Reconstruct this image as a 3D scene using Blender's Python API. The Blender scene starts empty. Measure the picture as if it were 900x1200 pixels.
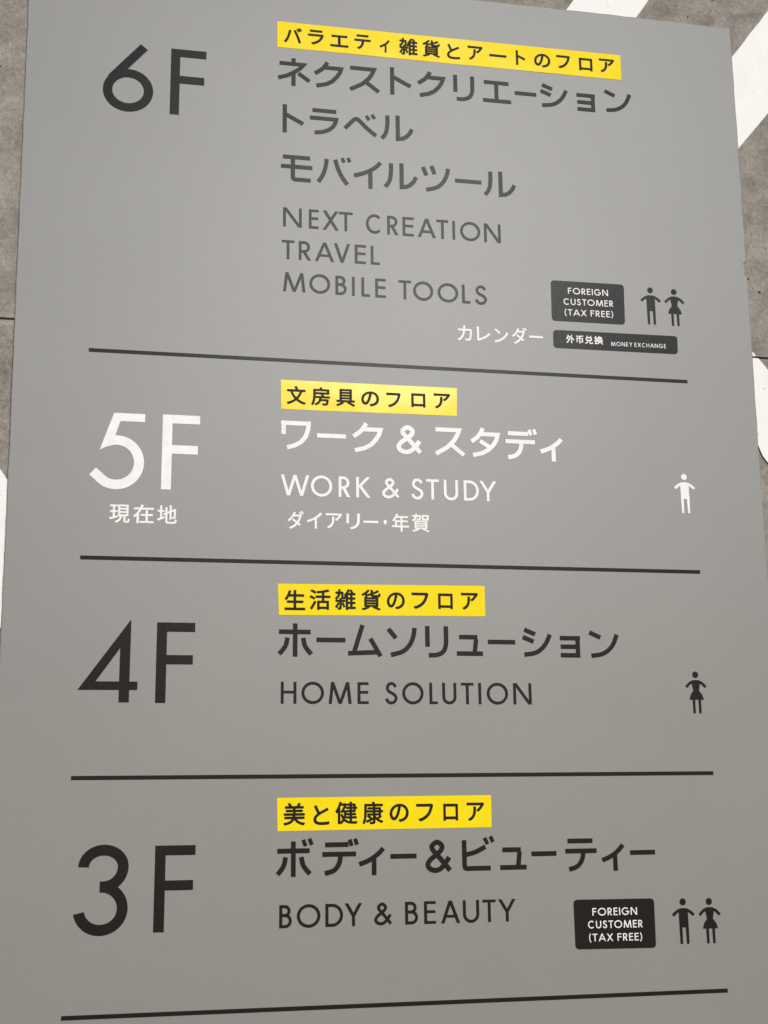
import bpy, bmesh, math, random
from mathutils import Matrix, Vector, noise

scene = bpy.context.scene
COL = scene.collection

# ------------------------------------------------------------------ camera
CAM = {'f': 1500,
 'loc': [-0.31009, -1.46516, 1.38007],
 'mat': [[0.98186, -0.030872, -0.187078], [-0.189281, -0.217491, -0.957533], [-0.011127, 0.975574, -0.219389]]}

cam_data = bpy.data.cameras.new('camera')
cam_data.sensor_fit = 'VERTICAL'
cam_data.sensor_height = 24.0
cam_data.lens = 24.0 * CAM['f'] / 1200.0
cam_data.clip_start = 0.01
cam_data.clip_end = 200.0
camera = bpy.data.objects.new('camera', cam_data)
COL.objects.link(camera)
_m = Matrix([list(CAM['mat'][i]) + [CAM['loc'][i]] for i in range(3)] + [[0, 0, 0, 1]])
camera.matrix_world = _m
scene.camera = camera

# ------------------------------------------------------------------ daylight
SUN_ELEV = math.radians(23.0)
SUN_AZ = math.radians(12.0)          # measured from -Y (straight out of the wall) towards +X
world = bpy.data.worlds.new('World')
scene.world = world
world.use_nodes = True
wn = world.node_tree
sky = wn.nodes.new('ShaderNodeTexSky')
sky.sky_type = 'NISHITA'
sky.sun_disc = False
sky.sun_elevation = SUN_ELEV
sky.sun_rotation = math.pi - SUN_AZ
sky.air_density = 1.0
sky.dust_density = 1.0
sky.ozone_density = 1.0
bg = wn.nodes['Background']
bg.inputs['Strength'].default_value = 0.06
wn.links.new(sky.outputs['Color'], bg.inputs['Color'])

sun = bpy.data.lights.new('sun', 'SUN')
sun.energy = 1.5
sun.angle = math.radians(10.0)
sun.color = (1.0, 0.997, 0.995)
sun_o = bpy.data.objects.new('sun', sun)
COL.objects.link(sun_o)
_d = Vector((math.sin(SUN_AZ) * math.cos(SUN_ELEV), -math.cos(SUN_AZ) * math.cos(SUN_ELEV), math.sin(SUN_ELEV)))
sun_o.rotation_euler = _d.to_track_quat('Z', 'Y').to_euler()
sun_o.location = _d * 20

scene.view_settings.view_transform = 'Standard'
scene.view_settings.look = 'None'
scene.view_settings.exposure = 0.69
scene.view_settings.gamma = 1.0
scene.view_settings.use_curve_mapping = False

# ------------------------------------------------------------------ materials
def new_mat(name):
    m = bpy.data.materials.new(name)
    m.use_nodes = True
    nt = m.node_tree
    return m, nt, nt.nodes['Principled BSDF']

def nd(nt, kind, **kw):
    n = nt.nodes.new(kind)
    for k, v in kw.items():
        setattr(n, k, v)
    return n

def noise_tex(nt, co, scale, detail=4.0, rough=0.5, dist=0.0):
    n = nd(nt, 'ShaderNodeTexNoise')
    n.inputs['Scale'].default_value = scale
    n.inputs['Detail'].default_value = detail
    n.inputs['Roughness'].default_value = rough
    n.inputs['Distortion'].default_value = dist
    nt.links.new(co, n.inputs['Vector'])
    return n.outputs['Fac']

def ramp(nt, fac, stops):
    n = nd(nt, 'ShaderNodeValToRGB')
    el = n.color_ramp.elements
    while len(el) < len(stops):
        el.new(0.5)
    for e, (p, c) in zip(el, stops):
        e.position = p
        e.color = (c[0], c[1], c[2], 1) if isinstance(c, (tuple, list)) else (c, c, c, 1)
    nt.links.new(fac, n.inputs['Fac'])
    return n.outputs['Color']

def mix(nt, a, b, fac, mode='MIX'):
    n = nd(nt, 'ShaderNodeMix', data_type='RGBA', blend_type=mode)
    for sock, v in ((n.inputs[6], a), (n.inputs[7], b), (n.inputs[0], fac)):
        if isinstance(v, bpy.types.NodeSocket):
            nt.links.new(v, sock)
        elif isinstance(v, (int, float)):
            sock.default_value = v
        else:
            sock.default_value = (v[0], v[1], v[2], 1)
    return n.outputs[2]

def bump(nt, height, strength, dist, normal=None):
    n = nd(nt, 'ShaderNodeBump')
    n.inputs['Strength'].default_value = strength
    n.inputs['Distance'].default_value = dist
    nt.links.new(height, n.inputs['Height'])
    if normal is not None:
        nt.links.new(normal, n.inputs['Normal'])
    return n.outputs['Normal']

def coords(nt, scale=(1, 1, 1)):
    tc = nd(nt, 'ShaderNodeTexCoord')
    mp = nd(nt, 'ShaderNodeMapping')
    mp.inputs['Scale'].default_value = scale
    nt.links.new(tc.outputs['Object'], mp.inputs['Vector'])
    return mp.outputs['Vector']

def concrete(name, a, b):
    """cast concrete: cloudy greys, faint vertical run marks, sand grain, bug holes"""
    m, nt, p = new_mat(name)
    co = coords(nt)
    cs = coords(nt, (1.0, 1.0, 0.25))
    clouds = noise_tex(nt, co, 7.0, 6.0, 0.62, 0.6)
    patches = noise_tex(nt, co, 26.0, 5.0, 0.65, 0.4)
    runs = noise_tex(nt, cs, 34.0, 3.0, 0.55)
    grain = noise_tex(nt, co, 420.0, 3.0, 0.7)
    base = ramp(nt, clouds, [(0.30, a), (0.70, b)])
    base = mix(nt, base, ramp(nt, patches, [(0.30, 0.62), (0.50, 1.0), (0.72, 1.28)]), 0.85, 'MULTIPLY')
    sand = noise_tex(nt, co, 150.0, 4.0, 0.7)
    base = mix(nt, base, ramp(nt, sand, [(0.30, 0.66), (0.50, 1.0), (0.70, 1.38)]), 0.6, 'MULTIPLY')
    base = mix(nt, base, ramp(nt, runs, [(0.35, 0.80), (0.60, 1.06)]), 0.5, 'MULTIPLY')
    base = mix(nt, base, ramp(nt, grain, [(0.28, 0.60), (0.72, 1.35)]), 0.7, 'MULTIPLY')
    vo = nd(nt, 'ShaderNodeTexVoronoi', feature='F1')
    vo.inputs['Scale'].default_value = 55.0
    vo.inputs['Randomness'].default_value = 1.0
    wob = nd(nt, 'ShaderNodeMix', data_type='VECTOR')
    nt.links.new(co, vo.inputs['Vector'])
    sep = nd(nt, 'ShaderNodeSeparateColor')
    nt.links.new(vo.outputs['Color'], sep.inputs['Color'])
    # each cell draws its own hole radius, most cells none
    rad = nd(nt, 'ShaderNodeMapRange')
    rad.inputs['From Min'].default_value = 0.35
    rad.inputs['From Max'].default_value = 1.0
    rad.inputs['To Min'].default_value = 0.0
    rad.inputs['To Max'].default_value = 0.15
    nt.links.new(sep.outputs[0], rad.inputs['Value'])
    hole = nd(nt, 'ShaderNodeMath', operation='LESS_THAN')
    nt.links.new(vo.outputs['Distance'], hole.inputs[0])
    nt.links.new(rad.outputs[0], hole.inputs[1])
    base = mix(nt, base, (0.035, 0.032, 0.028), hole.outputs[0])
    nt.links.new(base, p.inputs['Base Color'])
    p.inputs['Roughness'].default_value = 0.9
    p.inputs['Specular IOR Level'].default_value = 0.25
    n0 = bump(nt, patches, 0.35, 0.004)
    n1 = bump(nt, sand, 0.6, 0.002, n0)
    n2 = bump(nt, grain, 0.5, 0.0012, n1)
    inv = nd(nt, 'ShaderNodeMath', operation='SUBTRACT')
    inv.inputs[0].default_value = 1.0
    nt.links.new(hole.outputs[0], inv.inputs[1])
    n3 = bump(nt, inv.outputs[0], 0.7, 0.003, n2)
    nt.links.new(n3, p.inputs['Normal'])
    return m

M = {}
M['concrete'] = concrete('cast_concrete', (0.232, 0.211, 0.184), (0.305, 0.284, 0.256))

def wall_paint():
    m, nt, p = new_mat('white_wall_paint')
    co = coords(nt)
    grain = noise_tex(nt, co, 420.0, 3.0, 0.7)
    blot = noise_tex(nt, co, 30.0, 4.0, 0.6)
    base = ramp(nt, blot, [(0.30, (0.79, 0.79, 0.78)), (0.70, (0.84, 0.84, 0.83))])
    pin = noise_tex(nt, co, 160.0, 2.0, 0.6)
    base = mix(nt, base, (0.50, 0.49, 0.46), ramp(nt, pin, [(0.68, 0.0), (0.73, 0.8)]))
    nt.links.new(base, p.inputs['Base Color'])
    p.inputs['Roughness'].default_value = 0.75
    nt.links.new(bump(nt, grain, 0.35, 0.001), p.inputs['Normal'])
    return m
M['white_wall_paint'] = wall_paint()

def board_paint():
    """satin grey wall coating: roller stipple, faint cloudiness, a few specks of dust"""
    m, nt, p = new_mat('grey_satin_paint')
    co = coords(nt)
    cloud = noise_tex(nt, co, 5.0, 4.0, 0.55, 0.3)
    fine = noise_tex(nt, co, 90.0, 3.0, 0.6)
    base = ramp(nt, cloud, [(0.30, (0.201, 0.2015, 0.195)), (0.70, (0.213, 0.2135, 0.207))])
    base = mix(nt, base, ramp(nt, fine, [(0.3, 0.985), (0.7, 1.015)]), 0.6, 'MULTIPLY')
    speck = noise_tex(nt, co, 230.0, 1.0, 0.5)
    base = mix(nt, base, (0.52, 0.52, 0.50), ramp(nt, speck, [(0.80, 0.0), (0.83, 0.55)]))
    nt.links.new(base, p.inputs['Base Color'])
    nt.links.new(ramp(nt, fine, [(0.3, 0.46 - 0.006), (0.7, 0.46 + 0.006)]), p.inputs['Roughness'])
    p.inputs['Specular IOR Level'].default_value = 0.5
    stip = noise_tex(nt, co, 300.0, 2.0, 0.5)
    nt.links.new(bump(nt, stip, 0.16, 0.0006), p.inputs['Normal'])
    return m
M['board'] = board_paint()

def vinyl(name, col, rough, spec=0.5, var=0.06, stipple=0.2):
    m, nt, p = new_mat(name)
    co = coords(nt)
    f = noise_tex(nt, co, 60.0, 3.0, 0.6)
    base = mix(nt, col, ramp(nt, f, [(0.3, 1 - var), (0.7, 1 + var)]), 1.0, 'MULTIPLY')
    nt.links.new(base, p.inputs['Base Color'])
    p.inputs['Roughness'].default_value = rough
    p.inputs['Specular IOR Level'].default_value = spec
    st = noise_tex(nt, co, 300.0, 2.0, 0.5)
    w = noise_tex(nt, co, 14.0, 3.0, 0.5)
    n1 = bump(nt, w, 0.06, 0.004)
    nt.links.new(bump(nt, st, stipple, 0.0005, n1), p.inputs['Normal'])
    return m
M['dark'] = vinyl('charcoal_vinyl', (0.0105, 0.0105, 0.0105), 0.32, 0.085)
M['white'] = vinyl('white_vinyl', (0.80, 0.79, 0.79), 0.45, 0.2)
M['ink'] = vinyl('black_ink', (0.010, 0.009, 0.008), 0.45, 0.08)
M['yellow'] = vinyl('yellow_gloss_film', (0.84, 0.655, 0.006), 0.2, 0.09, 0.02, 0.0)

# ------------------------------------------------------------------ helpers
def mesh_obj(name, verts, faces, mat, parent=None, smooth=False):
    me = bpy.data.meshes.new(name)
    me.from_pydata([tuple(v) for v in verts], [], faces)
    me.materials.append(mat)
    me.update()
    if smooth:
        for p in me.polygons:
            p.use_smooth = True
    o = bpy.data.objects.new(name, me)
    COL.objects.link(o)
    if parent is not None:
        o.parent = parent
    return o

def empty(name, loc, label, cat):
    o = bpy.data.objects.new(name, None)
    o.empty_display_size = 0.05
    o.location = loc
    COL.objects.link(o)
    o['label'] = label
    o['category'] = cat
    return o

FACE = 0.0            # the painted face of the directory lies in the plane Y = 0, the photographer at -Y
VINYL = 0.0004        # lettering film stands this far proud of it
WALL = 0.0035          # face of the concrete behind

# measured on the wall, in millimetres: X along the wall, Z above the floor
KANA = {'A1': [('ネ', -134.63, 2288.22, 41.73), ('ク', -90.09, 2288.55, 36.95), ('ス', -43.04, 2287.5, 39.61), ('ト', 4.49, 2289.02, 28.35),
        ('ク', 45.15, 2288.81, 36.21), ('リ', 89.34, 2288.05, 29.03), ('エ', 133.84, 2287.4, 38.14), ('ー', 173.21, 2288.67, 29.61),
        ('シ', 212.74, 2289.18, 38.02), ('ョ', 257.02, 2284.35, 25.83), ('ン', 302.07, 2290.13, 37.96)],
 'A2': [('ト', -135.27, 2222.15, 27.25), ('ラ', -95.85, 2221.8, 35.99), ('ベ', -48.65, 2222.16, 42.75), ('ル', -0.95, 2221.92, 42.0)],
 'A3': [('モ', -130.5, 2154.22, 39.66), ('バ', -82.8, 2155.5, 43.73), ('イ', -40.19, 2154.18, 36.78), ('ル', 3.14, 2155.13, 42.75),
        ('ツ', 48.69, 2155.52, 37.58), ('ー', 91.55, 2155.52, 35.0), ('ル', 133.9, 2155.08, 41.8)],
 'B': [('ワ', -129.92, 1806.52, 35.92), ('ー', -87.04, 1807.33, 35.07), ('ク', -43.48, 1807.08, 36.29), ('ス', 58.94, 1806.43, 37.64),
       ('タ', 103.54, 1807.46, 36.54), ('デ', 149.9, 1807.24, 40.25), ('ィ', 188.25, 1801.94, 29.5)],
 'C': [('ホ', -129.94, 1561.07, 39.18), ('ー', -88.26, 1561.58, 34.0), ('ム', -48.17, 1561.07, 39.8), ('ソ', -4.62, 1560.5, 34.92),
       ('リ', 37.88, 1561.0, 28.49), ('ュ', 77.65, 1557.23, 31.78), ('ー', 116.89, 1561.64, 33.69), ('シ', 160.89, 1561.55, 36.18),
       ('ョ', 202.17, 1557.01, 25.36), ('ン', 244.92, 1560.37, 37.47)],
 'CAL': [('カ', 81.57, 1948.28, 18.66), ('レ', 105.75, 1948.61, 17.43), ('ン', 128.73, 1947.5, 18.31), ('ダ', 152.54, 1949.15, 19.77),
         ('ー', 174.34, 1948.74, 18.17)],
 'D': [('ボ', -129.37, 1318.34, 40.73), ('デ', -78.15, 1318.39, 40.79), ('ィ', -42.75, 1313.27, 29.63), ('ー', -5.96, 1317.77, 30.13),
       ('ビ', 81.17, 1318.96, 38.16), ('ュ', 122.57, 1312.8, 31.41), ('ー', 159.55, 1317.52, 30.08), ('テ', 204.51, 1315.73, 37.89),
       ('ィ', 243.15, 1312.13, 27.97), ('ー', 280.08, 1316.75, 30.78)],
 'DIARY': [('ダ', -130.07, 1702.82, 19.5), ('イ', -107.83, 1702.78, 18.29), ('ア', -84.35, 1702.97, 19.73), ('リ', -61.45, 1702.94, 16.45),
           ('ー', -40.02, 1703.06, 18.19), ('・', -22.63, 1703.27, 4.15), ('年', -3.91, 1703.11, 20.86), ('賀', 20.66, 1703.53, 22.04)],
 'H3': [('美', -130.14, 1365.64, 24.49), ('と', -99.62, 1364.22, 18.2), ('健', -71.15, 1366.28, 25.36), ('康', -40.75, 1365.89, 24.08),
        ('の', -10.36, 1365.51, 22.29), ('フ', 19.53, 1365.41, 20.16), ('ロ', 49.9, 1365.5, 17.5), ('ア', 79.39, 1365.7, 21.08)],
 'H4': [('生', -130.53, 1607.56, 24.31), ('活', -101.19, 1608.59, 24.79), ('雑', -71.21, 1609.14, 24.88), ('貨', -40.61, 1609.19, 23.14),
        ('の', -10.9, 1608.82, 21.77), ('フ', 18.31, 1609.35, 20.79), ('ロ', 49.19, 1609.29, 17.93), ('ア', 78.85, 1609.82, 21.11)],
 'H5': [('文', -129.86, 1856.37, 23.27), ('房', -100.37, 1856.45, 23.12), ('具', -69.78, 1856.14, 23.3), ('の', -39.48, 1856.34, 22.21),
        ('フ', -10.41, 1856.15, 18.0), ('ロ', 20.5, 1857.24, 17.82), ('ア', 50.51, 1857.84, 21.19)],
 'H6': [('バ', -136.02, 2340.5, 23.29), ('ラ', -106.31, 2340.76, 20.89), ('エ', -75.73, 2338.63, 23.85), ('テ', -45.27, 2340.66, 21.65),
        ('ィ', -16.04, 2338.07, 13.35), ('雑', 15.48, 2340.67, 24.96), ('貨', 46.3, 2341.2, 23.75), ('と', 76.25, 2340.1, 17.61),
        ('ア', 106.04, 2341.22, 20.68), ('ー', 136.86, 2340.55, 23.66), ('ト', 168.05, 2340.9, 13.11), ('の', 198.16, 2340.1, 22.68),
        ('フ', 227.64, 2341.12, 19.22), ('ロ', 259.13, 2340.8, 18.99), ('ア', 289.22, 2342.1, 21.94)],
 'HERE': [('現', -333.11, 1703.97, 23.03), ('在', -306.15, 1704.41, 23.39), ('地', -279.43, 1704.64, 22.48)],
 'MONEY': [('外', 219.71, 1948.7, 11.18), ('币', 232.23, 1948.75, 10.3), ('兑', 244.62, 1948.91, 10.68), ('换', 257.62, 1949.1, 12.21)]}
LATIN = {'&B': (36.65, [('&', 8.58, 1806.65, 32.51)]),
 '&D': (36.53, [('&', 35.06, 1317.0, 31.34)]),
 'A4': (25.58,
        [('N', -135.51, 2087.4, 23.27), ('E', -108.73, 2087.26, 12.38), ('X', -87.5, 2087.15, 20.18), ('T', -68.35, 2087.06, 17.57),
         ('C', -32.5, 2086.87, 20.45), ('R', -8.33, 2086.75, 14.4), ('E', 11.52, 2086.64, 14.47), ('A', 35.43, 2086.52, 23.22),
         ('T', 56.0, 2086.42, 15.32), ('I', 70.75, 2086.34, 3.84), ('O', 92.36, 2086.23, 26.34), ('N', 121.63, 2086.08, 21.93)]),
 'A5': (25.06,
        [('T', -140.74, 2044.03, 15.51), ('R', -119.79, 2044.14, 15.25), ('A', -95.24, 2044.27, 24.02), ('V', -73.23, 2044.39, 20.13),
         ('E', -50.09, 2044.51, 14.17), ('L', -31.22, 2044.62, 11.52)]),
 'A6': (24.97,
        [('M', -132.82, 2001.7, 27.59), ('O', -101.23, 2001.55, 25.82), ('B', -74.73, 2001.43, 13.99), ('I', -59.25, 2001.35, 3.68),
         ('L', -43.71, 2001.28, 10.74), ('E', -24.92, 2001.19, 13.49), ('T', 5.95, 2001.04, 15.97), ('O', 29.38, 2000.93, 25.63),
         ('O', 61.16, 2000.78, 26.51), ('L', 84.73, 2000.67, 10.39), ('S', 103.91, 2000.58, 15.66)]),
 'B2': (25.35,
        [('W', -130.95, 1744.72, 33.86), ('O', -99.17, 1744.86, 25.62), ('R', -71.63, 1744.98, 14.24), ('K', -48.67, 1745.08, 17.64),
         ('&', -15.14, 1745.22, 21.56), ('S', 17.24, 1745.37, 15.09), ('T', 36.2, 1745.45, 15.9), ('U', 59.08, 1745.55, 17.8),
         ('D', 84.49, 1745.66, 18.99), ('Y', 105.49, 1745.75, 21.57)]),
 'C2': (24.92,
        [('H', -137.23, 1500.61, 18.01), ('O', -109.44, 1500.61, 26.02), ('M', -77.67, 1500.62, 26.63), ('E', -50.86, 1500.62, 13.01),
         ('S', -17.71, 1500.62, 14.73), ('O', 7.95, 1500.62, 25.28), ('L', 32.54, 1500.63, 9.81), ('U', 51.54, 1500.63, 16.94),
         ('T', 73.26, 1500.63, 15.17), ('I', 88.35, 1500.63, 3.63), ('O', 109.75, 1500.63, 25.94), ('N', 140.38, 1500.64, 22.36)]),
 'D2': (24.47,
        [('B', -139.34, 1256.05, 13.95), ('O', -113.73, 1256.05, 26.19), ('D', -85.21, 1256.06, 19.79), ('Y', -63.6, 1256.06, 19.61),
         ('&', -29.87, 1256.07, 20.65), ('B', 2.36, 1256.07, 14.76), ('E', 23.59, 1256.08, 13.57), ('A', 47.21, 1256.08, 22.05),
         ('U', 71.18, 1256.08, 18.91), ('T', 92.49, 1256.09, 15.51), ('Y', 113.41, 1256.09, 20.72)]),
 'F3': (90.2, [('F', -260.68, 1288.73, 43.58)]),
 'F4': (89.18, [('F', -265.78, 1533.92, 42.81)]),
 'F5': (90.51, [('F', -265.54, 1779.61, 43.46)]),
 'F6': (91.68, [('F', -267.53, 2259.32, 43.83)]),
 'N3': (93.71, [('3', -338.87, 1288.78, 56.88)]),
 'N4': (91.54, [('4', -339.7, 1534.89, 65.15)]),
 'N5': (91.23, [('5', -338.62, 1778.67, 62.03)]),
 'N6': (92.06, [('6', -340.83, 2258.3, 61.17)])}
BADGE_TEXT = {'3': [('FOREIGN', [214.94, 1251.64], [269.17, 1251.34], 8.31), ('CUSTOMER', [209.01, 1237.73], [275.15, 1237.19], 8.27),
       ('(TAX FREE)', [209.45, 1223.52], [273.79, 1222.91], 8.23)],
 '6': [('FOREIGN', [219.45, 2014.03], [273.53, 2014.5], 8.46), ('CUSTOMER', [212.95, 1998.93], [279.85, 2000.04], 8.43),
       ('(TAX FREE)', [213.68, 1984.49], [279.07, 1985.4], 8.39)],
 'M': [('MONEY EXCHANGE', [274.3, 1945.48], [348.81, 1946.36], 5.58)]}
BADGE = {'3': [[192.73, 1265.57], [290.97, 1264.76], [290.45, 1209.92], [192.89, 1211.11]],
 '6': [[197.14, 2027.22], [295.89, 2027.67], [294.7, 1972.52], [196.45, 1972.09]],
 'M': [[197.52, 1959.86], [365.48, 1961.2], [364.68, 1936.47], [197.07, 1935.71]]}
STICKER = {'H3': [[-149.57, 1383.57], [98.34, 1384.11], [97.95, 1348.07], [-148.74, 1347.37]],
 'H4': [[-150.33, 1626.41], [97.76, 1628.74], [97.73, 1592.1], [-149.09, 1589.8]],
 'H5': [[-148.69, 1875.11], [69.64, 1875.54], [68.77, 1839.53], [-148.14, 1838.34]],
 'H6': [[-156.28, 2358.48], [309.21, 2360.18], [308.76, 2322.95], [-156.02, 2321.75]]}
PICTOGRAM = [('man', 331.79, 1975.3, 51.02), ('woman', 364.52, 1975.2, 50.97), ('man', 361.96, 1726.27, 50.9), ('woman', 360.17, 1477.97, 50.49),
 ('man', 326.28, 1213.09, 50.76), ('woman', 359.03, 1212.85, 50.68)]
RULE = [[[-375.76, 1900.0], [375.97, 1900.11]], [[-374.2, 1651.94], [373.95, 1651.94]], [[-374.45, 1407.05], [374.43, 1406.99]],
 [[-375.59, 1160.17], [375.66, 1160.19]]]


# ---- cut-out letters: every glyph is a set of flat polygons in (x, z)
class Shape:
    def __init__(self):
        self.polys = []
    def poly(self, pts):
        self.polys.append([tuple(p) for p in pts])
    def stroke(self, pts, w, closed=False):
        n = len(pts)
        if closed:
            pts = list(pts)
        L, R = [], []
        for i in range(n):
            if closed:
                a, b = pts[i - 1], pts[(i + 1) % n]
            else:
                a, b = pts[max(i - 1, 0)], pts[min(i + 1, n - 1)]
            dx, dy = b[0] - a[0], b[1] - a[1]
            l = math.hypot(dx, dy) or 1.0
            nx, ny = -dy / l * w / 2, dx / l * w / 2
            if closed or 0 < i < n - 1:
                ex, ey = pts[i][0] - a[0], pts[i][1] - a[1]
                el = math.hypot(ex, ey) or 1.0
                fx, fy = b[0] - pts[i][0], b[1] - pts[i][1]
                fl = math.hypot(fx, fy) or 1.0
                # true bisector of the two segments
                tx, ty = ex / el + fx / fl, ey / el + fy / fl
                tl = math.hypot(tx, ty) or 1.0
                cosh = max(abs((ex * tx + ey * ty) / (el * tl)), 0.45)
                nx, ny = -ty / tl * w / 2 / cosh, tx / tl * w / 2 / cosh
            L.append((pts[i][0] + nx, pts[i][1] + ny))
            R.append((pts[i][0] - nx, pts[i][1] - ny))
        strip = []
        m = n if closed else n - 1
        for i in range(m):
            j = (i + 1) % n
            strip.append([R[i], R[j], L[j], L[i]])
        self.polys.append(('strip', strip))
    def rect(self, x0, z0, x1, z1):
        self.poly([(x0, z0), (x1, z0), (x1, z1), (x0, z1)])
    def slant(self, xa, za, xb, zb, hw):
        self.poly([(xa - hw, za), (xa + hw, za), (xb + hw, zb), (xb - hw, zb)])

def arc(cx, cz, rx, rz, a0, a1, n=40):
    return [(cx + rx * math.cos(math.radians(a0 + (a1 - a0) * i / n)),
             cz + rz * math.sin(math.radians(a0 + (a1 - a0) * i / n))) for i in range(n + 1)]

def spline(pts, n=10):
    out = []
    for i in range(len(pts) - 1):
        p0 = pts[max(i - 1, 0)]; p1 = pts[i]; p2 = pts[i + 1]; p3 = pts[min(i + 2, len(pts) - 1)]
        for k in range(n):
            t = k / n
            out.append(tuple(0.5 * (2 * p1[c] + (p2[c] - p0[c]) * t + (2 * p0[c] - 5 * p1[c] + 4 * p2[c] - p3[c]) * t * t
                             + (3 * p1[c] - p0[c] - 3 * p2[c] + p3[c]) * t ** 3) for c in range(2)))
    out.append(tuple(pts[-1]))
    return out

def latin(ch, W, H, w):
    """geometric capitals: W, H outer ink box, w stroke"""
    s = Shape()
    h = w / 2
    if ch in 'EF':
        s.rect(0, 0, w, H)
        t = w * 0.92
        s.rect(w, H - t, W, H)
        mid = H * 0.535
        s.rect(w, mid - t / 2, W * 0.955, mid + t / 2)
        if ch == 'E':
            s.rect(w, 0, W, t)
    elif ch == 'L':
        s.rect(0, 0, w, H); s.rect(w, 0, W, w * 0.92)
    elif ch == 'I':
        s.rect(W / 2 - h, 0, W / 2 + h, H)
    elif ch == 'T':
        s.rect(0, H - w * 0.92, W, H); s.rect(W / 2 - h, 0, W / 2 + h, H - w * 0.92)
    elif ch == 'H':
        s.rect(0, 0, w, H); s.rect(W - w, 0, W, H); s.rect(w, H * 0.53 - h * 0.92, W - w, H * 0.53 + h * 0.92)
    elif ch == 'N':
        s.rect(0, 0, w, H); s.rect(W - w, 0, W, H)
        q = w * 1.25
        s.poly([(0, H), (W - q, 0), (W, 0), (q, H)] if False else [(W - q, 0), (W, 0), (q, H), (0, H)])
    elif ch == 'M':
        q = w * 0.53
        a = W * 0.10
        s.slant(q, 0, a + q, H, q)
        s.slant(W - q, 0, W - a - q, H, q)
        s.slant(W / 2, 0, a + q, H, q * 1.05)
        s.slant(W / 2, 0, W - a - q, H, q * 1.05)
    elif ch == 'W':
        q = w * 0.54
        s.slant(W * 0.27, 0, q, H, q); s.slant(W * 0.27, 0, W * 0.5, H, q)
        s.slant(W * 0.73, 0, W * 0.5, H, q); s.slant(W * 0.73, 0, W - q, H, q)
    elif ch == 'A':
        q = w * 0.56
        s.slant(q, 0, W / 2, H, q); s.slant(W - q, 0, W / 2, H, q)
        z = H * 0.31
        f = (z / H) * (W / 2 - q)
        s.rect(q + f, z - h * 0.9, W - q - f, z + h * 0.9)
    elif ch == 'V':
        q = w * 0.56
        s.slant(W / 2, 0, q, H, q); s.slant(W / 2, 0, W - q, H, q)
    elif ch == 'X':
        q = w * 0.62
        s.slant(q, 0, W - q * 1.15, H, q); s.slant(W - q, 0, q * 1.15, H, q)
    elif ch == 'Y':
        q = w * 0.6
        z = H * 0.44
        s.rect(W / 2 - h, 0, W / 2 + h, z + w * 0.4)
        s.slant(W / 2, z, q, H, q); s.slant(W / 2, z, W - q, H, q)
    elif ch == 'K':
        q = w * 0.66
        s.rect(0, 0, w, H)
        s.slant(w * 0.95, H * 0.50, W - q * 1.2, H, q); s.slant(W - q, 0, w * 1.25, H * 0.58, q)
    elif ch == 'O':
        s.stroke(arc(W / 2, H / 2, W / 2 - h, H / 2 - h + w * 0.08, 0, 360, 64)[:-1], w, True)
    elif ch == 'C':
        R = (W - w) * 0.545
        s.stroke(arc(h + R, H / 2, R, H / 2 - h + w * 0.08, 47, 313), w)
    elif ch == 'G':
        R = (W - w) * 0.50
        s.stroke(arc(h + R, H / 2, R, H / 2 - h + w * 0.08, 44, 358), w)
        s.rect(W * 0.54, H * 0.47 - h, W - 0.02 * W, H * 0.47 + h)
    elif ch == 'D':
        s.rect(0, 0, w, H)
        R = W * 0.62 - h
        cx = W - h - R
        pts = [(w, H - h)] + [(cx + R * math.cos(math.radians(a)), H / 2 + (H / 2 - h) * math.sin(math.radians(a))) for a in range(90, -91, -5)] + [(w, h)]
        s.stroke(pts, w)
    elif ch == 'B':
        s.rect(0, 0, w, H)
        mid = H * 0.545
        for z0, z1, right in ((mid, H - h, W * 0.90), (h, mid, W)):
            rz = (z1 - z0) / 2
            rx = min(rz, right - h - w)
            cx = right - h - rx
            pts = [(w, z1)] + [(cx + rx * math.cos(math.radians(a)), (z0 + z1) / 2 + rz * math.sin(math.radians(a))) for a in range(90, -91, -6)] + [(w, z0)]
            s.stroke(pts, w)
    elif ch == 'R':
        s.rect(0, 0, w, H)
        z0, z1 = H * 0.46, H - h
        rz = (z1 - z0) / 2
        rx = min(rz, W * 0.92 - h - w)
        cx = W * 0.92 - h - rx
        pts = [(w, z1)] + [(cx + rx * math.cos(math.radians(a)), (z0 + z1) / 2 + rz * math.sin(math.radians(a))) for a in range(90, -91, -6)] + [(w, z0)]
        s.stroke(pts, w)
        q = w * 0.62
        s.slant(W - q, 0, W * 0.42, z0, q)
    elif ch == 'U':
        R = (W - w) / 2
        rz = min(R, H * 0.45)
        s.stroke([(h, H), (h, rz + h + 0.001)] + arc(W / 2, rz + h - w * 0.06, R, rz, 180, 360) + [(W - h, rz + h + 0.001), (W - h, H)], w)
    elif ch == 'S':
        p = [(0.95, 0.83), (0.80, 0.965), (0.52, 1.02), (0.24, 0.965), (0.10, 0.785), (0.22, 0.615), (0.55, 0.505), (0.86, 0.40), (1.0, 0.235), (0.83, 0.045), (0.47, -0.02), (0.16, 0.05), (0.0, 0.21)]
        s.stroke(spline([(h + u * (W - w), h + v * (H - w)) for u, v in p]), w)
    elif ch == '&':
        p = [(1.0, -0.01), (0.60, 0.385), (0.24, 0.72), (0.20, 0.87), (0.42, 1.0), (0.63, 0.89), (0.62, 0.74), (0.42, 0.57), (0.12, 0.385), (0.0, 0.21), (0.10, 0.06), (0.33, 0.0), (0.57, 0.06), (0.78, 0.24), (0.97, 0.46)]
        q = spline([(h + u * (W - w), h + v * (H - w)) for u, v in p], 12)
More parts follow.
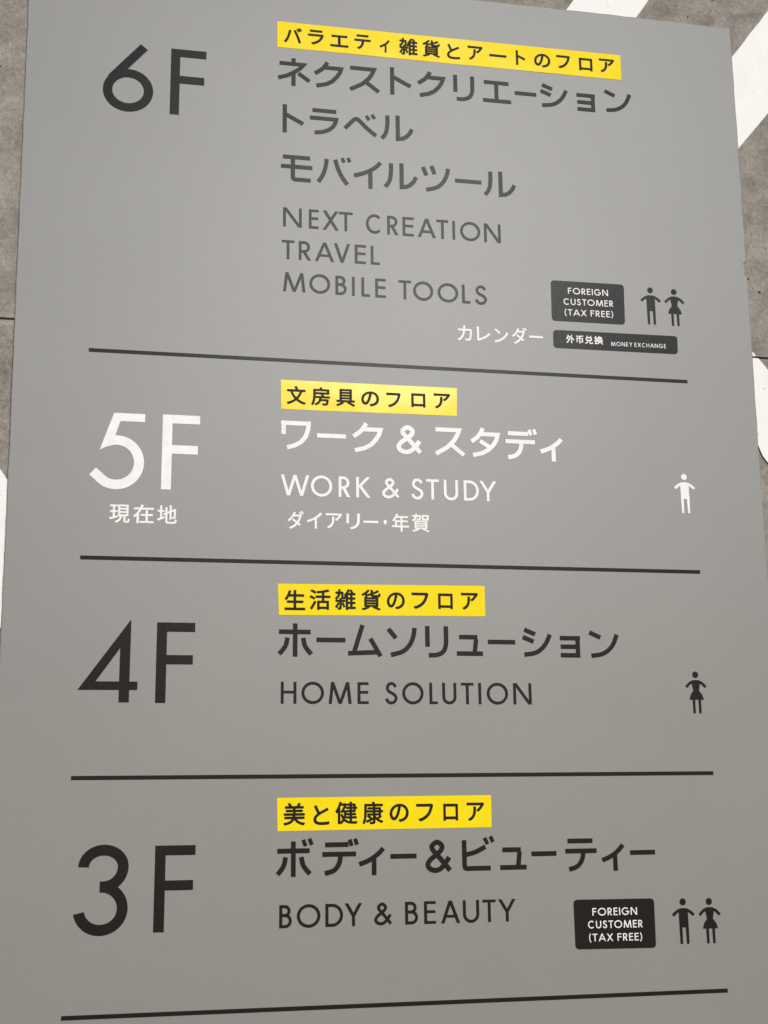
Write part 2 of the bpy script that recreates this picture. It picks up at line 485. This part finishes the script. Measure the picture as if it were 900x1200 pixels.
        # three runs, each on its own layer, so that the crossings stay clean
        s.stroke(q[:31], w); s.stroke(q[30:97], w); s.stroke(q[96:145], w); s.stroke(q[144:], w)
    elif ch in '()':
        R = H * 0.95
        sgn = 1 if ch == '(' else -1
        pts = [(R - R * math.cos(math.radians(a)), H * 0.47 + R * math.sin(math.radians(a))) for a in range(-38, 39, 4)]
        off = h if ch == '(' else W - h
        s.stroke([(off + sgn * x, z) for x, z in pts], w * 0.85)
    elif ch == '6':
        rx, rz = W / 2 - h, 0.316 * H - h
        cz = 0.316 * H
        s.stroke(arc(W / 2, cz, rx, rz, 0, 360, 72)[:-1], w, True)
        s.stroke([(0.795 * W, 0.985 * H), (0.160 * W, 0.475 * H)], w)
    elif ch == '5':
        u = lambda x: (x - 85) / 360 * W
        v = lambda y: (580 - y) / 505 * H
        s.poly([(u(262), v(129)), (u(445), v(129)), (u(445), v(75)), (u(262), v(75))])
        s.poly([(u(150), v(327)), (u(168), v(316)), (u(190), v(305)), (u(212), v(297)), (u(232), v(286)), (u(298), v(75)), (u(238), v(75))])
        pts = arc(u(263), v(404), u(263) - u(263 - 150), v(404) - v(404 + 147), 114, -138, 60)
        pts.append((u(110), v(468)))
        s.stroke(pts, w)
    elif ch == '4':
        xr = 0.865 * W
        s.rect(xr - w, 0, xr, H * 0.70)
        s.poly([(0.0, 0.149 * H), (0.17 * W, 0.149 * H), (0.297 * W, 0.253 * H), (xr - w, 0.66 * H), (xr, 0.66 * H), (xr, H * 1.005), (0.845 * W, H)])
        s.rect(0.10 * W, 0.1495 * H, W, 0.253 * H)
    elif ch == '3':
        u = lambda x: (x - 260) / 190 * W
        v = lambda y: (588 - y) / 318 * H
        rr = lambda x: x / 190 * W
        rv = lambda y: y / 318 * H
        pts = arc(u(361), v(348), rr(70), rv(60), 180, 0, 36) + arc(u(361), v(348), rr(70), rv(70), -4, -90, 18) + [(u(350), v(418))]
        s.stroke(pts, w)
        pts = [(u(350), v(418.4))] + arc(u(355), v(496), rr(77), rv(77.6), 90, 0, 20) + arc(u(355), v(496), rr(77), rv(74), -4, -170, 36)
        s.stroke(pts, w)
    return s

WIDTHS = {'F': .50, 'O': 1.02, 'R': .56, 'E': .50, 'I': .15, 'G': .95, 'N': .80, 'C': .82, 'U': .68, 'S': .55, 'T': .62,
          'M': 1.02, 'A': .90, 'X': .78, '(': .24, ')': .24, 'Y': .78, 'H': .72}

class Lettering:
    """gathers the polygons of one run of lettering into one mesh"""
    def __init__(self):
        self.v, self.f, self.k = [], [], 0
        self.bend = None
    def add_shape(self, s, x0, z0, shear=None):
        for poly in s.polys:
            d = VINYL + 0.000012 * (self.k % 12)
            self.k += 1
            quads = poly[1] if poly[0] == 'strip' else [poly]
            for q in quads:
                b = len(self.v)
                for x, z in q:
                    X, Z = (x0 + x) / 1000, (z0 + z) / 1000
                    self.v.append((X, FACE - d, Z))
                self.f.append(tuple(range(b, b + len(q))))
    def add_mesh(self, verts, faces):
        b = len(self.v)
        self.v += verts
        self.f += [tuple(i + b for i in f) for f in faces]
    def build(self, name, mat, parent, lift=None):
        vs = self.v
        if lift:
            vs = [(x, y + lift(x, z), z) for x, y, z in vs]
        o = mesh_obj(name, vs, self.f, mat, parent)
        # every face of the film looks out of the wall
        me = o.data
        bm = bmesh.new(); bm.from_mesh(me)
        bad = [f for f in bm.faces if f.normal.y > 0]
        bmesh.ops.reverse_faces(bm, faces=bad)
        bm.to_mesh(me); bm.free()
        return o

def latin_line(L, rec, w):
    H, letters = rec
    for ch, cx, cz, W in letters:
        L.add_shape(latin(ch, W, H, w), cx - W / 2, cz - H / 2)

def latin_text(L, rec, w, gap=0.0):
    txt, a, b, H = rec
    xs, x = [], 0.0
    for i, ch in enumerate(txt):
        if ch == ' ':
            x += 0.34
            continue
        wd = WIDTHS[ch]
        xs.append((ch, x, wd))
        x += wd + (0.10 if ch in 'LTAVY' else 0.17) + gap
    total = xs[-1][1] + xs[-1][2]
    k = (b[0] - a[0]) / total
    for ch, x0, wd in xs:
        t = (x0 + wd / 2) / total
        cz = a[1] + (b[1] - a[1]) * t
        L.add_shape(latin(ch, wd * k, H, w), a[0] + x0 * k, cz - H / 2)

_kana = {}
def kana_mesh(ch, off):
    key = (ch, off)
    if key not in _kana:
        cu = bpy.data.curves.new('glyph', 'FONT')
        cu.body = ch
        cu.size = 1.0
        cu.offset = off
        cu.resolution_u = 5
        cu.fill_mode = 'FRONT'
        ob = bpy.data.objects.new('glyph', cu)
        COL.objects.link(ob)
        dg = bpy.context.evaluated_depsgraph_get()
        me = bpy.data.meshes.new_from_object(ob.evaluated_get(dg))
        vs = [(v.co.x, v.co.y) for v in me.vertices]
        fs = [tuple(p.vertices) for p in me.polygons]
        bpy.data.objects.remove(ob)
        bpy.data.curves.remove(cu)
        bpy.data.meshes.remove(me)
        x0 = min(v[0] for v in vs); x1 = max(v[0] for v in vs)
        z0 = min(v[1] for v in vs); z1 = max(v[1] for v in vs)
        _kana[key] = (vs, fs, x0, x1, z0, z1)
    return _kana[key]

STAMP = [(math.cos(math.radians(a)), math.sin(math.radians(a))) for a in range(0, 360, 45)]

def kana_line(L, rec, bold, zk=1.0):
    off = bold
    ratios = []
    for ch, cx, cz, W in rec:
        vs, fs, x0, x1, z0, z1 = kana_mesh(ch, 0.0)
        x0 -= off; x1 += off
        if ch not in 'ー・トィ':
            ratios.append(W / (x1 - x0))
    em = sorted(ratios)[len(ratios) // 2] * zk
    for ch, cx, cz, W in rec:
        vs, fs, x0, x1, z0, z1 = kana_mesh(ch, 0.0)
        mx, mz = (x0 + x1) / 2, (z0 + z1) / 2
        # thicken by laying the outline down round a small circle
        sx = W / (x1 - x0 + 2 * off)
        for k, (ax, az) in enumerate(STAMP):
            L.add_mesh([((cx + (x - mx + ax * off) * sx) / 1000, FACE - VINYL - 0.00001 * k, (cz + (z - mz + az * off) * em) / 1000) for x, z in vs], fs)

# ---- large katakana, even stroke with square ends: strokes in the glyph's own ink box.
# '~' smooths a stroke, 'd' is a voicing tick (thinner)
KATA = {
 'ネ': (39, [(.49, 1), (.49, .84)], [(.06, .79), (.80, .79), (.70, .66), (.56, .53), (.30, .36), (.02, .25)], [(.49, .48), (.49, 0)], [(.64, .47), (.98, .21)]),
 'ク': (37.5, ['~', (.47, .98), (.30, .73), (.03, .52)], [(.32, .775), (.95, .775), (.90, .62), (.80, .46), (.64, .28), (.42, .15), (.08, .06)]),
 'ス': (35.5, [(.03, .92), (.82, .92), (.75, .73), (.64, .54), (.42, .30), (.03, .05)], [(.52, .42), (.97, .04)]),
 'ト': (39, [(.11, 1), (.11, 0)], [(.14, .655), (.97, .35)]),
 'リ': (37, [(.10, 1), (.10, .34)], ['~', (.89, 1), (.89, .70), (.88, .42), (.77, .20), (.52, .09), (.15, .07)]),
 'エ': (32, [(.05, .91), (.93, .91)], [(0, .09), (1, .09)], [(.485, .86), (.485, .13)]),
 'ー': (5.6, [(0, .5), (1, .5)]),
 'シ': (34, [(.07, .95), (.44, .79)], [(.01, .69), (.38, .53)], ['~', (.05, .07), (.40, .13), (.62, .26), (.80, .47), (.95, .79)]),
 'ョ': (26, [(0, .895), (1, .895)], [(.03, .50), (.90, .50)], [(.02, .105), (.90, .105)], [(.875, .84), (.875, 0)]),
 'ン': (32.5, [(.02, .94), (.39, .75)], ['~', (.06, .07), (.40, .13), (.64, .28), (.82, .52), (.95, .87)]),
 'ラ': (36, [(.09, .93), (.94, .93)], [(0, .63), (.94, .63), (.91, .50), (.83, .35), (.68, .21), (.48, .12), (.17, .06)]),
 'ベ': (32, ['~', (.03, .30), (.18, .53), (.30, .70), (.38, .75), (.46, .69), (.70, .37), (.97, .08)], ['d', (.68, .93), (.76, .74)], ['d', (.85, 1.0), (.93, .82)]),
 'ル': (36, ['~', (.20, .97), (.20, .68), (.17, .38), (.11, .2), (.02, .06)], [(.52, 1), (.52, .09), (.68, .12), (.80, .21), (.90, .35), (.96, .51)]),
 'モ': (36, [(.06, .92), (.93, .92)], [(0, .56), (1, .56)], [(.38, .88), (.38, .16), (.40, .11), (.44, .08), (.95, .08)]),
 'バ': (38, ['~', (.28, .90), (.25, .62), (.17, .32), (.04, .05)], ['~', (.53, .90), (.60, .62), (.71, .32), (.88, .03)], ['d', (.73, .98), (.79, .82)], ['d', (.90, 1.0), (.96, .85)]),
 'イ': (39, ['~', (.96, .95), (.80, .78), (.58, .63), (.32, .51), (.03, .42)], [(.60, .62), (.60, 0)]),
 'ツ': (36, [(.06, .92), (.17, .61)], [(.36, .99), (.46, .68)], ['~', (.94, .93), (.88, .65), (.74, .37), (.52, .17), (.16, .05)]),
 'ワ': (35.5, [(.085, .96), (.085, .52)], [(0, .915), (.92, .915), (.90, .70), (.82, .46), (.66, .26), (.46, .14), (.20, .06)]),
 'タ': (37.5, ['~', (.44, .98), (.28, .71), (.03, .51)], [(.30, .775), (.95, .775), (.90, .60), (.80, .43), (.62, .25), (.40, .13), (.07, .05)], [(.33, .54), (.70, .31)]),
 'デ': (39, [(.08, .84), (.73, .84)], [(0, .575), (.94, .575)], ['~', (.50, .56), (.49, .40), (.42, .23), (.29, .11), (.07, .05)], ['d', (.76, .98), (.82, .80)], ['d', (.91, 1.0), (.97, .83)]),
 'ィ': (31, ['~', (.96, .94), (.80, .78), (.58, .62), (.32, .49), (.03, .39)], [(.60, .61), (.60, 0)]),
 'ホ': (38.5, [(.50, 1), (.50, 0)], [(.02, .745), (.96, .745)], ['~', (.27, .57), (.23, .36), (.15, .22), (.03, .08)], ['~', (.74, .57), (.78, .36), (.86, .22), (.98, .08)]),
 'ム': (37, [(.43, 1), (.17, .12)], [(0, .105), (.93, .15)], [(.66, .58), (.96, .02)]),
 'ソ': (34.5, [(.05, .94), (.31, .62)], ['~', (.95, .98), (.90, .67), (.76, .38), (.53, .17), (.13, .05)]),
 'ュ': (25, [(.10, .89), (.80, .89)], [(.75, .80), (.68, .1)], [(0, .11), (1, .11)]),
 'ボ': (41, [(.46, .93), (.46, 0)], [(.02, .68), (.91, .68)], ['~', (.25, .52), (.21, .33), (.14, .20), (.03, .07)], ['~', (.68, .52), (.72, .33), (.80, .20), (.92, .07)], ['d', (.73, .97), (.80, .80)], ['d', (.90, 1.0), (.97, .83)]),
 'ビ': (38, [(.075, .90), (.075, .15), (.09, .10), (.14, .075), (.88, .075)], ['~', (.10, .47), (.42, .55), (.73, .70)], ['d', (.71, .96), (.80, .77)], ['d', (.89, 1.0), (.97, .83)]),
 'テ': (36.5, [(.08, .92), (.88, .92)], [(0, .61), (1, .61)], ['~', (.57, .60), (.55, .42), (.47, .25), (.33, .12), (.10, .05)]),
}

def kata_line(L, rec, w):
    for ch, cx, cz, W in rec:
        H, *strokes = KATA[ch]
        s = Shape()
        for st in strokes:
            ww = w
            if st[0] == 'd':
                ww = w * 0.82; st = st[1:]
            sm = st[0] == '~'
            if sm:
                st = st[1:]
            pts = [(u * W, v * H) for u, v in st]
            s.stroke(spline(pts, 6) if sm else pts, ww)
        L.add_shape(s, cx - W / 2, cz - H / 2)

def rounded_quad(c, rad, n=8):
    """outline of a rounded rectangle whose corners are c (tl, tr, br, bl) in mm"""
    out = []
    for i in range(4):
        p, a, b = Vector(c[i]), Vector(c[i - 1]), Vector(c[(i + 1) % 4])
        u, v = (a - p).normalized(), (b - p).normalized()
        s, e = p + u * rad, p + v * rad
        o = p + u * rad + v * rad
        for k in range(n + 1):
            t = k / n * math.pi / 2
            q = o - v * rad * math.cos(t) - u * rad * math.sin(t)
            out.append((q.x, q.y))
    return out

def slab(name, outline, y_front, y_back, mat, parent=None, bevel=0.0):
    """flat plate from an (x, z) outline in mm, real thickness"""
    n = len(outline)
    vs = [(x / 1000, y_front, z / 1000) for x, z in outline] + [(x / 1000, y_back, z / 1000) for x, z in outline]
    fs = [tuple(range(n)), tuple(range(2 * n - 1, n - 1, -1))]
    for i in range(n):
        j = (i + 1) % n
        fs.append((i, i + n, j + n, j))
    o = mesh_obj(name, vs, fs, mat, parent)
    bm = bmesh.new(); bm.from_mesh(o.data)
    bmesh.ops.recalc_face_normals(bm, faces=bm.faces[:])
    if bevel:
        front = [e for e in bm.edges if all(abs(v.co.y - y_front) < 1e-6 for v in e.verts)]
        bmesh.ops.bevel(bm, geom=front, offset=bevel, segments=2, affect='EDGES', profile=0.5)
    bm.to_mesh(o.data); bm.free()
    return o

# ------------------------------------------------------------------ concrete wall
wall = empty('concrete_wall', (0, WALL, 0), 'bare cast concrete wall with bug holes and white painted shapes behind the grey directory', 'wall')
JOINT_L, JOINT_R = 1934.65, 1939.77        # height of the pour joint at x = -468 and x = 478.6

def joint_z(x):
    return JOINT_L + (JOINT_R - JOINT_L) * (x + 468.0) / 946.6

random.seed(4)
def pour(z_far, sign, dy):
    """one lift of the wall: its joint edge wavers a little and is broken off in places"""
    xs = [-3000, -1500, -900] + [-700 + i * 7 for i in range(201)] + [900, 1500, 3000]
    edge = []
    for x in xs:
        j = noise.noise(Vector((x * 0.02, sign * 3.1, 0))) * 0.7 + noise.noise(Vector((x * 0.11, sign * 7.7, 0))) * 0.35
        edge.append((x, joint_z(x) + sign * (1.0 + j * 0.8)))
    outline = edge + [(3000, z_far), (-3000, z_far)]
    o = slab('cast_lift', outline, WALL + dy, WALL + 0.20, M['concrete'], None)
    o.data.transform(Matrix.Translation((0, -WALL, 0)))
    o.parent = wall
    return o
pour(4200, 1, 0.0)
pour(0, -1, 0.0016)
jb = slab('joint_mortar', [(-3000, joint_z(-3000) - 8), (3000, joint_z(3000) - 8), (3000, joint_z(3000) + 8), (-3000, joint_z(-3000) + 8)],
          0.0048, 0.15, M['concrete'], wall)

def wavy(pts, amp, step=6.0, seed=0.0):
    """resample a closed outline and let it waver like a brushed or masked paint edge"""
    out = []
    n = len(pts)
    for i in range(n):
        a, b = Vector(pts[i]), Vector(pts[(i + 1) % n])
        d = b - a
        l = d.length
        nx = Vector((-d.y, d.x)) / l
        k = max(1, int(l / step))
        for j in range(k):
            p = a + d * (j / k)
            e = amp * (noise.noise(Vector((p.x * 0.03 + seed, p.y * 0.03, seed)))
                       + 0.6 * noise.noise(Vector((p.x * 0.16, p.y * 0.16 + seed, 3.0)))
                       + 0.4 * noise.noise(Vector((p.x * 0.45, p.y * 0.45 + seed, 7.0))))
            p = p + nx * e
            out.append((p.x, p.y))
    return out

def paint(outline, label, y=-0.0006, above=None):
    o = slab('painted_shape', outline, y, y + 0.0005, M['white_wall_paint'], wall)
    if above:                       # the piece on the other side of the pour joint
        q = slab('painted_shape', above, y, y + 0.0005, M['white_wall_paint'], wall)
        bm = bmesh.new(); bm.from_mesh(o.data); bm.from_mesh(q.data); bm.to_mesh(o.data); bm.free()
        bpy.data.objects.remove(q)
    o['label'] = label
    return o
# diagonal stripes running up to the right, and the rounded pieces lower down
paint(wavy([(170, 2335), (270, 2335), (333, 2418), (352, 2445), (372, 2480), (560, 2740), (460, 2740), (246, 2436)], 0.7, seed=1), 'white painted stripe above the sign')
paint(wavy([(440, 2331), (420, 2175), (473, 2238), (700, 2512), (700, 2672), (473, 2375.5)], 0.8, seed=2), 'white painted stripe right of the sign')
paint(wavy([(440, 1938.4), (478.5, 1938.4), (500, 1911), (640, 1738), (600, 1735), (555, 1752), (510, 1776), (484, 1793), (474, 1806), (468, 1822), (440, 1850)], 0.5, seed=3), 'white painted shape with rounded lower end right of the sign',
      above=wavy([(440, 1984), (470, 1948.5), (475.7, 1941.4), (440, 1941.2)], 0.4, seed=6))
paint(wavy([(-600, 1940), (-468, 1752.4), (-440, 1713), (-440, 1571), (-600, 1571)], 0.5, seed=4), 'white painted shape left of the sign')

# ------------------------------------------------------------------ floor directory
sign = empty('floor_directory', (0, 0, 0), 'tall grey floor directory with 6F, 5F, 4F, 3F rows on the concrete wall', 'sign')

outline = []
left = [(-467.5, 2470), (-466.0, 2352.5), (-462.3, 2012), (-459.2, 1739), (-457.6, 1571), (-456, 1300), (-454, 760)]
right = [(461, 760), (464, 1300), (467.4, 1731), (467.8, 1829), (469.6, 1960), (470.6, 2050), (467.2, 2054), (468.6, 2062), (466.9, 2069), (470.9, 2073), (472.4, 2238), (473.4, 2375), (473.6, 2420.4)]
top = [(335, 2421.5), (235, 2421.6), (-467.3, 2422.5)]
outline = left[1:] + right + top
outline = wavy(outline, 0.6, 3.0, 9.0)
board = slab('board', outline, FACE, WALL - 0.0002, M['board'], sign, bevel=0.0012)

NUMBER_W, MAIN_W, ENG_W = 11.4, 5.35, 3.4
def number(d, f, mat, label=None):
    L = Lettering()
    latin_line(L, LATIN[d], NUMBER_W)
    H, rec = LATIN[f]
    latin_line(L, (90.6, rec), NUMBER_W)
    o = L.build('floor_number', mat, sign)
    if label:
        o['label'] = label
number('N6', 'F6', M['dark'])
number('N5', 'F5', M['white'], 'white floor number of the present floor')
number('N4', 'F4', M['dark'])
number('N3', 'F3', M['dark'])

for (a, b) in RULE:
    x0, x1 = -375.2, 375.4
    z = (a[1] + b[1]) / 2
    slab('dividing_line', [(x0, z - 2.25), (x1, z - 2.25), (x1, z + 2.25), (x0, z + 2.25)], FACE - VINYL, FACE + 0.0002, M['dark'], sign)

def heading(key, mat, extra=None, label=None):
    L = Lettering()
    kata_line(L, KANA[key], MAIN_W)
    if extra:
        latin_line(L, LATIN[extra], 5.6)
    o = L.build('japanese_lettering', mat, sign)
    if label:
        o['label'] = label
heading('A1', M['dark']); heading('A2', M['dark']); heading('A3', M['dark'])
heading('B', M['white'], '&B', 'white heading of the present floor')
heading('C', M['dark'])
heading('D', M['dark'], '&D')

def small_words(key, bold, label):
    L = Lettering()
    kana_line(L, KANA[key], bold)
    L.build('small_lettering', M['white'], sign)['label'] = label
small_words('CAL', 0.016, 'small white word beside the money exchange badge')
small_words('HERE', 0.016, 'small white words under the white floor number')
small_words('DIARY', 0.016, 'small white words under the white heading')

def english(key, mat, label=None):
    L = Lettering()
    latin_line(L, LATIN[key], ENG_W)
    o = L.build('english_lettering', mat, sign)
    if label:
        o['label'] = label
english('A4', M['dark']); english('A5', M['dark']); english('A6', M['dark'])
english('B2', M['white'], 'white english heading of the present floor')
english('C2', M['dark']); english('D2', M['dark'])

def badge(key, rad):
    o = slab('badge', rounded_quad(BADGE[key], rad), FACE - 0.0003, FACE + 0.0002, M['dark'], sign)
    L = Lettering()
    for rec in BADGE_TEXT[key]:
        latin_text(L, rec, (0.13 if key == 'M' else 0.15) * rec[3], 0.08 if key == 'M' else 0.02)
    if key == 'M':
        kana_line(L, KANA['MONEY'], 0.024)
    L.build('badge_lettering', M['white'], o, lift=lambda x, z: -0.0003)
badge('6', 4.5); badge('M', 4.5); badge('3', 4.5)

def pictogram(kind, cx, z0, H, mat):
    s = Shape()
    def P(pts): return [(x * H, z * H) for x, z in pts]
    s.poly(P(arc(0, 0.922, 0.076, 0.078, 0, 360, 28)[:-1]))
    if kind == 'man':
        s.stroke(P(spline([(-0.255, 0.625), (-0.17, 0.70), (-0.08, 0.745), (0, 0.752), (0.08, 0.745), (0.17, 0.70), (0.255, 0.625)], 6)), 0.068 * H)
        s.poly(P([(-0.112, 0.36), (0.112, 0.36), (0.112, 0.74), (-0.112, 0.74)]))
        s.poly(P([(-0.108, 0.0), (-0.047, 0.0), (-0.042, 0.37), (-0.112, 0.37)]))
        s.poly(P([(0.047, 0.0), (0.108, 0.0), (0.112, 0.37), (0.042, 0.37)]))
    else:
        s.stroke(P(spline([(-0.25, 0.625), (-0.165, 0.71), (-0.08, 0.755), (0, 0.765), (0.08, 0.755), (0.165, 0.71), (0.25, 0.625)], 6)), 0.066 * H)
        s.poly(P([(-0.072, 0.54), (0.072, 0.54), (0.112, 0.745), (-0.112, 0.745)]))
        s.poly(P([(-0.185, 0.325), (0.185, 0.325), (0.15, 0.44), (0.072, 0.545), (-0.072, 0.545), (-0.15, 0.44)]))
        s.poly(P([(-0.104, 0.0), (-0.045, 0.0), (-0.042, 0.335), (-0.106, 0.335)]))
        s.poly(P([(0.045, 0.0), (0.104, 0.0), (0.106, 0.335), (0.042, 0.335)]))
    L = Lettering()
    L.add_shape(s, cx, z0)
    return L.build(kind + '_pictogram', mat, sign)
for i, (kind, cx, z0, H) in enumerate(PICTOGRAM):
    o = pictogram(kind, cx, z0, H, M['white'] if i == 2 else M['dark'])
    if i == 2:
        o['label'] = 'white man pictogram of the present floor'

# ------------------------------------------------------------------ yellow stickers over the older headings
def sticker(key, label, seed):
    tl, tr, br, bl = [Vector(p) for p in STICKER[key]]
    root = empty('yellow_sticker', (0, 0, 0), label, 'sticker')
    root['group'] = 'yellow heading stickers on the directory'
    ctr = (tl + tr + br + bl) / 4
    root.location = (ctr.x / 1000, FACE, ctr.y / 1000)
    off = Vector((ctr.x / 1000, 0, ctr.y / 1000))
    def lift(x, z):
        # slow ripples of hand-laid film and slightly raised long edges
        n = noise.noise(Vector((x * 16 + seed, z * 26, seed))) * 0.0003 + noise.noise(Vector((x * 45, z * 45 + seed, 1.0))) * 0.00008
        return -(0.00042 + n)
    nx, nz = max(30, int((tr - tl).length / 3)), 12
    vs, fs = [], []
    for j in range(nz + 1):
        for i in range(nx + 1):
            u, v = i / nx, j / nz
            p = (bl * (1 - u) + br * u) * (1 - v) + (tl * (1 - u) + tr * u) * v
            x, z = p.x / 1000, p.y / 1000
            vs.append((x - off.x, FACE + lift(x, z), z - off.z))
    for j in range(nz):
        for i in range(nx):
            a = j * (nx + 1) + i
            fs.append((a, a + 1, a + nx + 2, a + nx + 1))
    n0 = len(vs)
    rim = [i for i in range(nx + 1)] + [j * (nx + 1) + nx for j in range(1, nz + 1)] + [nz * (nx + 1) + i for i in range(nx - 1, -1, -1)] + [j * (nx + 1) for j in range(nz - 1, 0, -1)]
    for i in rim:
        x, y, z = vs[i]
        vs.append((x, y, z))
        vs.append((x, min(y + 0.0002, -0.00004), z))
    m = len(rim)
    for k in range(m):
        q = (k + 1) % m
        fs.append((n0 + 2 * k, n0 + 2 * k + 1, n0 + 2 * q + 1, n0 + 2 * q))
    film = mesh_obj('film', vs, fs, M['yellow'], root, smooth=False)
    for p in film.data.polygons[:nx * nz]:
        p.use_smooth = True
    L = Lettering()
    kana_line(L, KANA[key], 0.024)
    # cut long triangles so that the lettering follows the film
    o = L.build('sticker_lettering', M['ink'], root)
    bm = bmesh.new(); bm.from_mesh(o.data)
    for v in bm.verts:
        v.co.y = lift(v.co.x, v.co.z) + v.co.y + VINYL - 0.00022
        v.co.x -= off.x; v.co.z -= off.z
    bm.to_mesh(o.data); bm.free()
sticker('H6', 'longest yellow sticker strip, above the 6F names at the top of the directory', 1.0)
sticker('H5', 'shortest yellow sticker strip, above the white 5F heading, with black heading text', 5.0)
sticker('H4', 'yellow sticker strip between the 5F and 4F rows, above HOME SOLUTION', 9.0)
sticker('H3', 'lowest yellow sticker strip, below the 4F row and above BODY & BEAUTY', 13.0)
